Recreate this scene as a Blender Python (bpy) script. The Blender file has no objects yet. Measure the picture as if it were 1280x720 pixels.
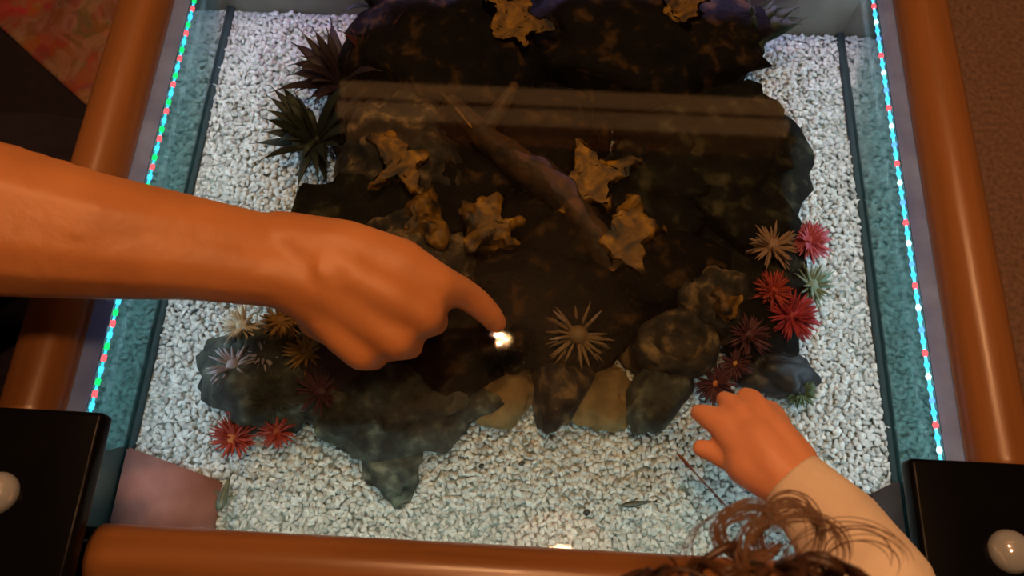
import bpy, bmesh, math, random
import numpy as np
from mathutils import Vector, Matrix, noise

# ------------------------------------------------------------------ frame of reference
# Metres.  Working origin: front edge of the table glass, z = 0 on the glass; the floor lies H below.
H = 0.45
sc = bpy.context.scene
COL = sc.collection
random.seed(4)
rng = np.random.default_rng(4)

# ------------------------------------------------------------------ camera
TILT, ROLL, YAW = .3834, .008, .0445
CAM = np.array([.0043, -.039, .511])
FOC = 1000.0                                    # focal length for a 1280 wide frame
def _rx(a): c, s = math.cos(a), math.sin(a); return np.array([[1,0,0],[0,c,-s],[0,s,c]])
def _rz(a): c, s = math.cos(a), math.sin(a); return np.array([[c,-s,0],[s,c,0],[0,0,1]])
CM = _rz(YAW) @ _rx(TILT) @ _rz(ROLL)
cd = bpy.data.cameras.new('camera'); cam = bpy.data.objects.new('camera', cd); COL.objects.link(cam)
M4 = Matrix(CM.tolist()).to_4x4(); M4.translation = Vector((CAM[0], CAM[1], CAM[2] + H)); cam.matrix_world = M4
cd.sensor_width = 36; cd.lens = 36 * FOC / 1280; cd.clip_start = .01; cd.clip_end = 50
cd.dof.use_dof = True; cd.dof.focus_distance = .56; cd.dof.aperture_fstop = 10
sc.camera = cam

# ------------------------------------------------------------------ world, light, exposure
w = bpy.data.worlds.new('world'); sc.world = w; w.use_nodes = True
w.node_tree.nodes['Background'].inputs[0].default_value = (1, .62, .4, 1)
w.node_tree.nodes['Background'].inputs[1].default_value = .025
sc.view_settings.view_transform = 'Standard'; sc.view_settings.look = 'None'
sc.view_settings.exposure = 0; sc.view_settings.gamma = 1; sc.view_settings.use_curve_mapping = False
sc.cycles.use_denoising = True
sc.cycles.transparent_max_bounces = 24
sc.cycles.sample_clamp_indirect = 4
WARM = (1.0, .50, .215)
LAMP_POS = (.105, .040, 1.25)
LAMP_POWER = 17
SPOT_POS = (-.074, .697, 1.70)                     # twin bulbs under the ceiling beyond the table
SPOT_POWER = 74
LED_POWER = .30

# ------------------------------------------------------------------ helpers
ORG = {}
def at(u, v, z=0.0):
    """point at height z above the glass that the lens sees at (u, v)"""
    d = CM @ np.array([(u - 640) / FOC, -(v - 360) / FOC, -1.0])
    return CAM + d * ((z - CAM[2]) / d[2])
def tag(o, label=None, cat=None, group=None, kind=None):
    for k, v in (('label', label), ('category', cat), ('group', group), ('kind', kind)):
        if v: o[k] = v
    return o
def place(o, org, parent):
    ORG[o.name] = np.array(org, float)
    if parent is not None:
        o.parent = parent; o.location = ORG[o.name] - ORG[parent.name]
    else:
        o.location = (org[0], org[1], org[2] + H)
    COL.objects.link(o)
    return o
def empty(name, org, label, cat, group=None):
    o = bpy.data.objects.new(name, None); o.empty_display_size = .02
    place(o, org, None); return tag(o, label, cat, group)
def mk(name, V, F, mat, parent=None, smooth=True, org=None):
    V = np.asarray(V, float)
    if org is None: org = (V[:,0].mean(), V[:,1].mean(), V[:,2].min())
    me = bpy.data.meshes.new(name)
    me.from_pydata((V - np.array(org)).tolist(), [], [list(map(int, f)) for f in F]); me.update()
    if smooth: me.polygons.foreach_set('use_smooth', [True] * len(me.polygons))
    if mat: me.materials.append(mat)
    return place(bpy.data.objects.new(name, me), org, parent)
def mkbm(name, bm, mat, parent=None, smooth=True, org=None):
    bm.verts.index_update()
    V = np.array([v.co[:] for v in bm.verts]); F = [[v.index for v in f.verts] for f in bm.faces]
    bm.free()
    return mk(name, V, F, mat, parent, smooth, org)
class MB:
    """collects shapes into one mesh"""
    def __init__(s): s.V = []; s.F = []; s.n = 0
    def add(s, V, F):
        V = np.asarray(V, float); s.V.append(V); s.F += [[i + s.n for i in f] for f in F]; s.n += len(V)
    def build(s, name, mat, parent=None, smooth=True, org=None):
        return mk(name, np.concatenate(s.V), s.F, mat, parent, smooth, org)
def tube(pts, rad, n=8, cap=True, flat=1.0, up=None):
    """tapered tube through pts; flat < 1 squashes it along the second axis"""
    P = np.asarray(pts, float); k = len(P); rad = np.broadcast_to(np.asarray(rad, float), (k,))
    T = np.gradient(P, axis=0); T /= np.linalg.norm(T, axis=1)[:, None] + 1e-12
    a = np.array(up, float) if up is not None else np.array([0, 0, 1.0])
    if abs(T[0] @ a) > .9: a = np.array([1.0, 0, 0])
    V = []
    for i in range(k):
        b = np.cross(T[i], a); b /= np.linalg.norm(b) + 1e-12; c = np.cross(b, T[i]); a = c
        th = np.arange(n) * 2 * math.pi / n
        V.append(P[i] + rad[i] * (np.cos(th)[:, None] * b + flat * np.sin(th)[:, None] * c))
    V = np.concatenate(V); F = []
    for i in range(k - 1):
        for j in range(n):
            F.append([i*n+j, i*n+(j+1) % n, (i+1)*n+(j+1) % n, (i+1)*n+j])
    if cap: F.append(list(range(n))[::-1]); F.append([(k-1)*n+j for j in range(n)])
    return V, F
def spline(pts, n):
    """Catmull-Rom through pts"""
    P = np.asarray(pts, float); P = np.vstack([2*P[0]-P[1], P, 2*P[-1]-P[-2]]); out = []
    m = len(P) - 3
    for t in np.linspace(0, m - 1e-9, n):
        i = int(t); f = t - i; a, b, c, d = P[i:i+4]
        out.append(.5*((2*b)+(c-a)*f+(2*a-5*b+4*c-d)*f*f+(3*b-a-3*c+d)*f**3))
    return np.array(out)
def box_bm(x0, x1, y0, y1, z0, z1, bev=0.0, seg=2):
    bm = bmesh.new(); bmesh.ops.create_cube(bm, size=1)
    for v in bm.verts: v.co = ((x0+x1)/2+v.co.x*(x1-x0), (y0+y1)/2+v.co.y*(y1-y0), (z0+z1)/2+v.co.z*(z1-z0))
    if bev: bmesh.ops.bevel(bm, geom=bm.edges[:], offset=bev, segments=seg, affect='EDGES', profile=.5)
    return bm
def ico(sub):
    bm = bmesh.new(); bmesh.ops.create_icosphere(bm, subdivisions=sub, radius=1)
    V = np.array([v.co[:] for v in bm.verts]); F = [[v.index for v in f.verts] for f in bm.faces]; bm.free()
    return V, F
ICO = {s: ico(s) for s in (1, 2, 3, 4)}
def blob(chains, voxel, smooth_it=6):
    """one continuous skin round chains of (x, y, z, r) joints: swept spheres, voxel union, smoothing"""
    mb = MB(); Vs, Fs = ICO[2]
    for ch in chains:
        ch = [np.array(c, float) for c in ch]
        for a, b in zip(ch[:-1], ch[1:]):
            L = np.linalg.norm(b[:3] - a[:3]); k = max(2, int(L / (.3 * min(a[3], b[3]))) + 1)
            for t in np.linspace(0, 1, k):
                c = a + (b - a) * t; mb.add(Vs * c[3] + c[:3], Fs)
    me = bpy.data.meshes.new('tmp'); me.from_pydata(np.concatenate(mb.V).tolist(), [], mb.F)
    o = bpy.data.objects.new('tmp', me); COL.objects.link(o)
    r = o.modifiers.new('r', 'REMESH'); r.mode = 'VOXEL'; r.voxel_size = voxel
    s = o.modifiers.new('s', 'SMOOTH'); s.factor = .5; s.iterations = smooth_it
    dg = bpy.context.evaluated_depsgraph_get(); ev = o.evaluated_get(dg); m2 = ev.to_mesh()
    V = np.empty(len(m2.vertices) * 3); m2.vertices.foreach_get('co', V); V = V.reshape(-1, 3).copy()
    F = [list(p.vertices) for p in m2.polygons]
    ev.to_mesh_clear(); bpy.data.objects.remove(o); bpy.data.meshes.remove(me)
    return V, F

# ------------------------------------------------------------------ materials
def new_mat(name):
    m = bpy.data.materials.new(name); m.use_nodes = True; nt = m.node_tree; nt.nodes.clear()
    out = nt.nodes.new('ShaderNodeOutputMaterial'); return m, nt, out
def N(nt, kind, **kw):
    n = nt.nodes.new(kind)
    for k, v in kw.items():
        if k in n.inputs: n.inputs[k].default_value = v
        else: setattr(n, k, v)
    return n
def mat(name, stops, scale=40, rough=.6, detail=5, bump=.0, bscale=None, stretch=None, metal=0, spec=.5, distort=0, sss=0):
    """Principled with a noise-driven colour ramp and noise bump"""
    m, nt, out = new_mat(name); L = nt.links
    p = N(nt, 'ShaderNodeBsdfPrincipled', Roughness=rough, Metallic=metal); p.inputs['Specular IOR Level'].default_value = spec
    tc = N(nt, 'ShaderNodeTexCoord'); mp = N(nt, 'ShaderNodeMapping')
    if stretch: mp.inputs['Scale'].default_value = stretch
    L.new(tc.outputs['Object'], mp.inputs[0])
    n1 = N(nt, 'ShaderNodeTexNoise', Scale=scale, Detail=detail, Distortion=distort); L.new(mp.outputs[0], n1.inputs['Vector'])
    cr = N(nt, 'ShaderNodeValToRGB'); e = cr.color_ramp.elements
    for i, (pos, c) in enumerate(stops):
        el = e[i] if i < 2 else e.new(pos)
        el.position = pos; el.color = (*c, 1)
    L.new(n1.outputs['Fac'], cr.inputs[0]); L.new(cr.outputs[0], p.inputs['Base Color'])
    if sss:
        p.inputs['Subsurface Weight'].default_value = sss; p.inputs['Subsurface Radius'].default_value = (.009, .003, .0015); p.inputs['Subsurface Scale'].default_value = 1
    if bump:
        n2 = N(nt, 'ShaderNodeTexNoise', Scale=bscale or scale * 3, Detail=4); L.new(mp.outputs[0], n2.inputs['Vector'])
        b = N(nt, 'ShaderNodeBump', Strength=bump, Distance=.002); L.new(n2.outputs['Fac'], b.inputs['Height']); L.new(b.outputs[0], p.inputs['Normal'])
    L.new(p.outputs[0], out.inputs[0]); return m
def flat(name, c, rough=.5, metal=0, spec=.5, bump=.15):
    d = tuple(x * .85 for x in c)
    return mat(name, [(.35, d), (.65, c)], 60, rough, 3, bump, 200, metal=metal, spec=spec)
def emit(name, c, s):
    m, nt, out = new_mat(name); e = N(nt, 'ShaderNodeEmission', Color=(*c, 1), Strength=s); nt.links.new(e.outputs[0], out.inputs[0]); return m
def clear(name, tint, ior=1.45, film=0.0, filmcol=(.6, .55, .5), ripple=0.0):
    """clear sheet: transparent body, Fresnel gloss, a patchy thin film standing in for haze"""
    m, nt, out = new_mat(name); L = nt.links
    t = N(nt, 'ShaderNodeBsdfTransparent', Color=(*tint, 1)); g = N(nt, 'ShaderNodeBsdfGlossy', Roughness=.012)
    f = N(nt, 'ShaderNodeFresnel', IOR=ior); mx = N(nt, 'ShaderNodeMixShader')
    L.new(f.outputs[0], mx.inputs[0]); L.new(t.outputs[0], mx.inputs[1]); L.new(g.outputs[0], mx.inputs[2])
    tc = N(nt, 'ShaderNodeTexCoord')
    if ripple:
        n = N(nt, 'ShaderNodeTexNoise', Scale=14, Detail=2); L.new(tc.outputs['Object'], n.inputs['Vector'])
        b = N(nt, 'ShaderNodeBump', Strength=ripple, Distance=.01); L.new(n.outputs[0], b.inputs['Height'])
        L.new(b.outputs[0], g.inputs['Normal'])
    last = mx
    if film:
        n = N(nt, 'ShaderNodeTexNoise', Scale=7, Detail=4); L.new(tc.outputs['Object'], n.inputs['Vector'])
        mr = N(nt, 'ShaderNodeMapRange'); mr.inputs[1].default_value = .35; mr.inputs[2].default_value = .75; mr.inputs[4].default_value = film
        L.new(n.outputs['Fac'], mr.inputs[0]); d = N(nt, 'ShaderNodeBsdfDiffuse', Color=(*filmcol, 1)); m2 = N(nt, 'ShaderNodeMixShader')
        L.new(mr.outputs[0], m2.inputs[0]); L.new(mx.outputs[0], m2.inputs[1]); L.new(d.outputs[0], m2.inputs[2]); last = m2
    L.new(last.outputs[0], out.inputs[0]); return m

WOOD = mat('orange_brown_wood', [(.3, (.19, .075, .022)), (.7, (.31, .125, .038))], 60, .32, 6, .12, 200, (1, .06, 1), distort=.4)
WOOD_X = mat('orange_brown_wood_across', [(.3, (.19, .075, .022)), (.7, (.31, .125, .038))], 60, .28, 6, .12, 200, (.06, 1, 1), distort=.4)
BLACK = mat('glossy_black', [(.3, (.002, .002, .003)), (.7, (.004, .004, .005))], 30, .3, spec=.08)
CHROME = mat('polished_chrome', [(.3, (.74, .78, .86)), (.7, (.82, .86, .92))], 20, .10, metal=.6)
STEEL = mat('brushed_pinkish_steel', [(.3, (.26, .105, .085)), (.7, (.34, .14, .115))], 50, .6, 4, .1, 300, (1, 1, .05), spec=.1)
CARPET = mat('dark_brown_carpet', [(.3, (.16, .09, .065)), (.7, (.34, .20, .14))], 160, .95, 5, .6, 500)
CEIL = mat('ceiling_paint', [(.3, (.06, .045, .03)), (.7, (.085, .06, .04))], 5, .9)
BLACKCLOTH = mat('black_cloth', [(.3, (.008, .004, .010)), (.7, (.016, .009, .020))], 80, .95, 4, .3, 300)
SKIN = mat('tanned_skin', [(.3, (.49, .185, .060)), (.7, (.61, .245, .085))], 28, .45, 5, .2, 160, spec=.4, sss=.12)
KIDSKIN = mat('toddler_skin', [(.3, (.68, .28, .145)), (.7, (.76, .33, .18))], 20, .5, 4, .05, 160, spec=.35, sss=.15)
SLEEVE = mat('cream_jersey', [(.3, (.80, .64, .50)), (.7, (.88, .72, .58))], 60, .9, 3, .3, 500)
HAIR = mat('dark_brown_hair', [(.3, (.028, .012, .006)), (.7, (.07, .028, .012))], 40, .45, 3)
GRAVELBED = mat('gravel_bed', [(.35, (.30, .31, .30)), (.65, (.55, .56, .54))], 300, .9, 3, .6, 300)
ROCK_DARK = mat('dark_brown_rock', [(.42, (.0015, .001, .001)), (.56, (.006, .0035, .002)), (.72, (.075, .036, .010))], 60, .8, 10, 1.0, 160, distort=.3, spec=.15)
ROCK_GREEN = mat('green_black_rock', [(.40, (.002, .002, .0015)), (.56, (.009, .009, .0055)), (.74, (.07, .06, .03))], 65, .8, 9, 1.0, 140, distort=.25, spec=.15)
ROCK_GREY = mat('grey_green_rock', [(.36, (.012, .013, .010)), (.55, (.05, .054, .04)), (.75, (.20, .20, .14))], 75, .8, 9, .8, 150, distort=.2)
ROCK_MOTTLE = mat('mottled_brown_rock', [(.38, (.006, .004, .003)), (.53, (.04, .026, .014)), (.70, (.24, .15, .065))], 80, .8, 9, .8, 160, distort=.25)
ROCK_TAN = mat('tan_rock', [(.3, (.13, .08, .025)), (.7, (.29, .18, .065))], 60, .85, 7, .5, 200)
AMBER = mat('amber_coral', [(.38, (.012, .005, .0002)), (.51, (.15, .064, .001)), (.70, (.46, .21, .005))], 55, .6, 7, .6, 160, distort=.8)
BARK = mat('driftwood_bark', [(.35, (.010, .005, .002)), (.7, (.10, .042, .010))], 60, .7, 7, .7, 160, distort=.5)
PEBBLE_DARK = flat('dark_pebble', (.035, .03, .025))
PEBBLE_LILAC = flat('lilac_pebble', (.32, .24, .34))
FISH_DARK = mat('dark_fish_scale', [(.3, (.03, .03, .025)), (.7, (.09, .08, .06))], 200, .35, 3)
FISH_OLIVE = mat('olive_fish_scale', [(.3, (.06, .065, .04)), (.7, (.15, .15, .10))], 200, .35, 3)
# gravel chips: a colour of its own per chip
GRAVEL, nt, out = new_mat('white_gravel')
g = N(nt, 'ShaderNodeNewGeometry'); cr = N(nt, 'ShaderNodeValToRGB'); p = N(nt, 'ShaderNodeBsdfPrincipled', Roughness=.55)
for i, (pos, c) in enumerate([(0, (.36, .36, .35)), (.12, (.50, .51, .50)), (.6, (.60, .61, .60)), (1, (.74, .75, .74))]):
    el = cr.color_ramp.elements[i] if i < 2 else cr.color_ramp.elements.new(pos); el.position = pos; el.color = (*c, 1)
nt.links.new(g.outputs['Random Per Island'], cr.inputs[0]); nt.links.new(cr.outputs[0], p.inputs['Base Color']); nt.links.new(p.outputs[0], out.inputs[0])
# tank wall: teal tinted glass, mirror-like from inside
def wall_mat(name, dcol, gcol, mixf):
    m, nt, out = new_mat(name); L = nt.links
    tc = N(nt, 'ShaderNodeTexCoord'); n = N(nt, 'ShaderNodeTexNoise', Scale=55, Detail=5); L.new(tc.outputs['Object'], n.inputs['Vector'])
    cr = N(nt, 'ShaderNodeValToRGB'); cr.color_ramp.elements[0].position = .3; cr.color_ramp.elements[1].position = .7
    cr.color_ramp.elements[0].color = (*[x * .8 for x in dcol], 1); cr.color_ramp.elements[1].color = (*dcol, 1); L.new(n.outputs[0], cr.inputs[0])
    d = N(nt, 'ShaderNodeBsdfDiffuse'); L.new(cr.outputs[0], d.inputs[0])
    g = N(nt, 'ShaderNodeBsdfGlossy', Color=(*gcol, 1), Roughness=.05); mx = N(nt, 'ShaderNodeMixShader', Fac=mixf)
    L.new(d.outputs[0], mx.inputs[1]); L.new(g.outputs[0], mx.inputs[2]); L.new(mx.outputs[0], out.inputs[0]); return m
WALL = wall_mat('teal_tank_glass', (.12, .28, .29), (.22, .46, .48), .72)
WALL_BACK = wall_mat('grey_tank_back', (.34, .25, .20), (.4, .4, .4), .15)
SEAL = flat('dark_silicone', (.028, .055, .062), .9)
RIM = mat('pale_translucent_rim', [(.3, (.14, .20, .48)), (.7, (.24, .36, .72))], 30, .25, 4)
GLASS = clear('clear_glass', (.985, .99, .985), 1.30, .003, (.55, .42, .34))  # thin diffuse film puts a milky haze over the tank
WATER = clear('clear_water', (.84, .92, .92), 1.07, .0, ripple=.15)

# ------------------------------------------------------------------ room
fl = mkbm('floor', box_bm(-2.2, 2.2, -2.0, 2.6, -H - .05, -H), CARPET, None, False); tag(fl, 'dark brown carpeted floor', None, None, 'structure')
ce = mkbm('ceiling', box_bm(-2.2, 2.2, -2.0, 2.6, 1.95, 2.0), CEIL, None, False); tag(ce, 'plain ceiling above the table', None, None, 'structure')

# ------------------------------------------------------------------ aquarium table
WX, YB, ZG = .28, .463, -.080                      # half width inside, back wall, gravel level
T = empty('aquarium_table', (0, .21, -H), 'low aquarium table with wooden rails, glass top and black corner caps', 'aquarium table')
mkbm('glass_top', box_bm(-.292, .292, -.004, .60, -.006, 0), GLASS, T, False)
for s in (-1, 1):
    x0, x1 = sorted((s * WX, s * (WX + .006)))
    mkbm('tank_wall', box_bm(x0, x1, -.004, .59, -.13, -.008), WALL, T, False)
    V, F = tube([(s * (WX - .0015), .006, ZG + .002), (s * (WX - .0015), YB, ZG + .002)], .0029, 8)
    mk('silicone_seam', V, F, SEAL, T)
    # bevelled pale rim between strip and rail: it catches the colours of the strip
    a, b = s * (WX + .0004), s * (WX + .0125); V = [(a, -.004, -.0078), (b, -.004, -.0078), (b, -.004, -.0064), (a, .59, -.0078), (b, .59, -.0078), (b, .59, -.0064)]
    mk('glass_rim', V, [(0, 1, 2), (5, 4, 3), (0, 3, 4, 1), (1, 4, 5, 2), (2, 5, 3, 0)], RIM, T, False)
mkbm('tank_wall', box_bm(-WX, WX, YB, YB + .008, -.13, -.008), WALL_BACK, T, False)
mkbm('tank_wall', box_bm(-WX, WX, -.010, -.004, -.13, -.008), WALL, T, False)
mkbm('tank_base', box_bm(-WX - .006, WX + .006, -.010, YB + .008, -.16, -.1301), BLACK, T, False)
RR, RX = .0195, .3105
def rail(p0, p1, m):
    n = 24; pts = [np.array(p0) + (np.array(p1) - np.array(p0)) * t for t in np.linspace(0, 1, 40)]
    rad = np.full(40, RR)
    V, F = tube(pts, rad, n); return mk('rail', V, F, m, T)
rail((-RX, .052, 0), (-RX, .57, 0), WOOD); rail((RX, .052, 0), (RX, .57, 0), WOOD)
rail((-.245, -.0215, 0), (.240, -.0215, 0), WOOD_X); rail((-.245, .622, 0), (.245, .622, 0), WOOD_X)
for cx, cy in ((-.2905, .008), (.2815, .006), (-.2905, .610), (.2815, .610)):
    leg = mkbm('leg', box_bm(cx - .043, cx + .043, cy - .043, cy - .013 if cy < .2 else cy + .043, -H, .0275, .003) if cy > .2 else
               box_bm(cx - .043, cx + .043, cy - .043, cy - .0205, -H, .0275, .003), BLACK, T)
    cap = mkbm('corner_cap', box_bm(cx - .0485, cx + .0485, cy - .050, cy + .050, .028, .042, .003, 3), BLACK, T)
    bm = bmesh.new(); bmesh.ops.create_uvsphere(bm, u_segments=24, v_segments=16, radius=.0122)
    for v in bm.verts: v.co = (v.co.x + cx, v.co.y + cy, max(v.co.z, -.0005) * .85 + .0425)
    mkbm('dome_button', bm, CHROME, cap)
# pinkish metal blocks standing in the two front corners of the tank
def corner_block(s, pts, z1, m=None):
    bot = [(x, y, ZG - .01) for x, y in pts]; top = [(x, y, z1) for x, y in pts]; n = len(pts)
    bm = bmesh.new(); vs = [bm.verts.new(p) for p in bot + top]
    bm.faces.new(vs[:n][::-1]); bm.faces.new(vs[n:])
    for i in range(n): bm.faces.new((vs[i], vs[(i+1) % n], vs[n+(i+1) % n], vs[n+i]))
    bmesh.ops.recalc_face_normals(bm, faces=bm.faces[:]); bmesh.ops.bevel(bm, geom=bm.edges[:], offset=.0015, segments=2, affect='EDGES')
    mkbm('corner_block', bm, m or STEEL, T)
corner_block(-1, [(-.2785, -.003), (-.207, -.003), (-.207, .036), (-.2785, .057)], -.070)
corner_block(1, [(.2785, -.003), (.2785, .062), (.250, .047), (.236, -.003)], -.070, flat('shaded_block_metal', (.06, .04, .034), .6, spec=.1))  # right block coloured darker: its shade is put into the colour

# ------------------------------------------------------------------ LED strips, the tank's own light
LEDM = {'red': emit('red_led', (1, .06, .07), 3), 'green': emit('green_led', (.01, 1, .20), 1.2), 'blue': emit('blue_led', (.10, .35, 1), 2.0),
        'cyan': emit('cyan_led', (.06, .62, 1), 1.7), 'violet': emit('violet_led', (.45, .2, 1), 4), 'white': emit('white_led', (.55, .95, 1), 2.2)}
TUBE = {'left': emit('cyan_glowing_tube', (.04, .62, .75), 1.5), 'right': emit('blue_white_glowing_tube', (.10, .64, .95), 2.2), 'back': emit('violet_glowing_tube', (.3, .2, .9), .9)}
LEDME = {}
def led_mesh(key):
    if key not in LEDME:
        me = bpy.data.meshes.new('led'); V, F = ICO[1]
        me.from_pydata((V * np.array([.0020, .0036, .0017])).tolist(), [], F); me.materials.append(LEDM[key]); LEDME[key] = me
    return LEDME[key]
def strip(x, y0, y1, pat, tubem, label, light, power, axis='y'):
    a, b = ((x, y0, -.0085), (x, y1, -.0085)) if axis == 'y' else ((y0, x, -.0085), (y1, x, -.0085)) if axis == 'x' else ((y0, x, -.017), (y1, x, -.017))
    e = empty('led_strip', ((a[0]+b[0])/2, (a[1]+b[1])/2, -.011), label, 'led strip', 'colour LED strips round the tank rim')
    V, F = tube([np.array(a) + (np.array(b) - np.array(a)) * t for t in np.linspace(0, 1, 12)], .0010, 8); mk('tube', V, F, tubem, e)
    n = int((y1 - y0) / .0082)
    for i in range(n):
        t = (i + .5) / n; q = np.array(a) + (np.array(b) - np.array(a)) * t
        o = bpy.data.objects.new('led', led_mesh(pat[i % len(pat)]))
        if axis != 'y': o.rotation_euler = (0, 0, math.pi / 2)
        place(o, q, e)
    ld = bpy.data.lights.new('led_light', 'AREA'); ld.shape = 'RECTANGLE'; ld.size = y1 - y0; ld.size_y = .004; ld.color = light; ld.energy = power
    lo = bpy.data.objects.new('led_light', ld); lo.parent = e; lo.visible_camera = True
    d = Vector((-1 if x > 0 else 1, 0, -.75)) if axis == 'y' else Vector((0, 1 if axis == 'front' else -1, -.8))
    z = -d.normalized(); xa = Vector((0, 1, 0)) if axis == 'y' else Vector((1, 0, 0)); ya = z.cross(xa)
    Mx = Matrix((xa, ya, z)).transposed().to_4x4(); Mx.translation = d.normalized() * .004; lo.matrix_local = Mx
    COL.objects.link(lo)
    if axis == 'y':                                 # the strip shines outwards too, on to the rim
        l2 = bpy.data.lights.new('led_light', 'AREA'); l2.shape = 'RECTANGLE'; l2.size = y1 - y0; l2.size_y = .003; l2.color = (.42, .55, 1.0); l2.energy = power * .11
        o2 = bpy.data.objects.new('led_light', l2); o2.parent = e
        d = Vector((1 if x > 0 else -1, 0, -.25)).normalized(); z = -d; ya = z.cross(xa)
        Mx = Matrix((xa, ya, z)).transposed().to_4x4(); Mx.translation = (0, 0, .0022); o2.matrix_local = Mx; COL.objects.link(o2)
strip(-.2775, .01, .578, ['green', 'cyan', 'red'], TUBE['left'], 'left light strip with red and green dots along the left rail', (.76, .86, 1.0), LED_POWER)
strip(.2775, .01, .578, ['cyan', 'white', 'cyan', 'red', 'cyan', 'blue'], TUBE['right'], 'right light strip, mostly cyan, along the right rail', (.74, .86, 1.0), LED_POWER)
strip(-.0036, -.20, .20, ['cyan', 'white', 'cyan', 'red'], TUBE['left'], 'unseen light strip added under the front rail to brighten the gravel', (.85, .97, .93), LED_POWER * .42, 'front')  # added strip, hidden by the rail, brightens the gravel in front
strip(.459, -.27, .27, ['violet', 'blue', 'violet', 'red'], TUBE['back'], 'violet light strip along the back of the tank', (.62, .42, 1.0), LED_POWER * .6, 'x')


# ------------------------------------------------------------------ room lamps
lp = empty('pendant_lamp', (LAMP_POS[0], LAMP_POS[1], LAMP_POS[2] - .06), 'warm pendant lamp hanging above the front of the table', 'lamp')
V, F = ICO[3]; mk('bulb', V * .045 + np.array(LAMP_POS), F, emit('warm_bulb', (1, .55, .26), 14), lp)
V, F = tube([(LAMP_POS[0], LAMP_POS[1], LAMP_POS[2] + .046 + t) for t in (0, .03, .09, .10)], [.13, .12, .05, .02], 32, False); mk('lamp_shade', V, F, flat('shade_fabric', (.5, .35, .2)), lp)
V, F = tube([(LAMP_POS[0], LAMP_POS[1], LAMP_POS[2] + .14), (LAMP_POS[0], LAMP_POS[1], 1.95)], .004, 8); mk('cord', V, F, BLACK, lp)
ld = bpy.data.lights.new('lamp_light', 'POINT'); ld.energy = LAMP_POWER; ld.color = WARM; ld.shadow_soft_size = .05
lo = bpy.data.objects.new('lamp_light', ld); lo.parent = lp; lo.location = (0, 0, .005); COL.objects.link(lo)
sl = empty('ceiling_spotlight', (SPOT_POS[0], SPOT_POS[1], SPOT_POS[2] - .02), 'small twin-bulb ceiling spotlight beyond the table', 'lamp')
V, F = tube([(SPOT_POS[0], SPOT_POS[1], 1.949), (SPOT_POS[0], SPOT_POS[1], SPOT_POS[2] + .06)], .008, 10); mk('stem', V, F, BLACK, sl)
V, F = tube([(SPOT_POS[0], SPOT_POS[1], SPOT_POS[2] + z) for z in (.07, .06, .03, .022)], [.010, .020, .022, .018], 24); mk('housing', V, F, BLACK, sl)
for q in (-1, 1):
    bp = np.array(SPOT_POS) + np.array([-.006 * q, .013 * q, 0])
    V, F = ICO[2]; mk('bulb', V * .0070 + bp, F, emit('spot_bulb', (1, .62, .34), 20), sl)
    ld = bpy.data.lights.new('spot_light', 'POINT'); ld.energy = SPOT_POWER; ld.color = WARM; ld.shadow_soft_size = .008
    lo = bpy.data.objects.new('spot_light', ld); lo.parent = sl; lo.location = bp - ORG[sl.name]; COL.objects.link(lo)
# twin-tube batten on the ceiling over the far side: it shows as the double band mirrored in the glass
ZB = 1.85
b0, b1 = at(424, 122, -ZB), at(983, 146, -ZB); b0[2] = b1[2] = ZB
bt = empty('ceiling_batten', ((b0[0]+b1[0])/2, (b0[1]+b1[1])/2, ZB), 'long twin-tube wooden ceiling batten beyond the table', 'lamp')
dv = (b1 - b0) / np.linalg.norm(b1 - b0); nv = np.array([-dv[1], dv[0], 0])
for k, off in ((0, -.043), (1, .043)):
    V, F = tube([b0 + nv * off, b1 + nv * off], .029, 12); mk('tube', V, F, emit('dim_warm_tube', (1, .42, .14), .95), bt)
cs = [b0 + nv * .1, b1 + nv * .1, b1 - nv * .1, b0 - nv * .1]
mk('housing', [(*c[:2], ZB + .035) for c in cs] + [(*c[:2], 1.949) for c in cs], [(3,2,1,0), (4,5,6,7), (0,1,5,4), (1,2,6,5), (2,3,7,6), (3,0,4,7)], WOOD, bt, False)

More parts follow.
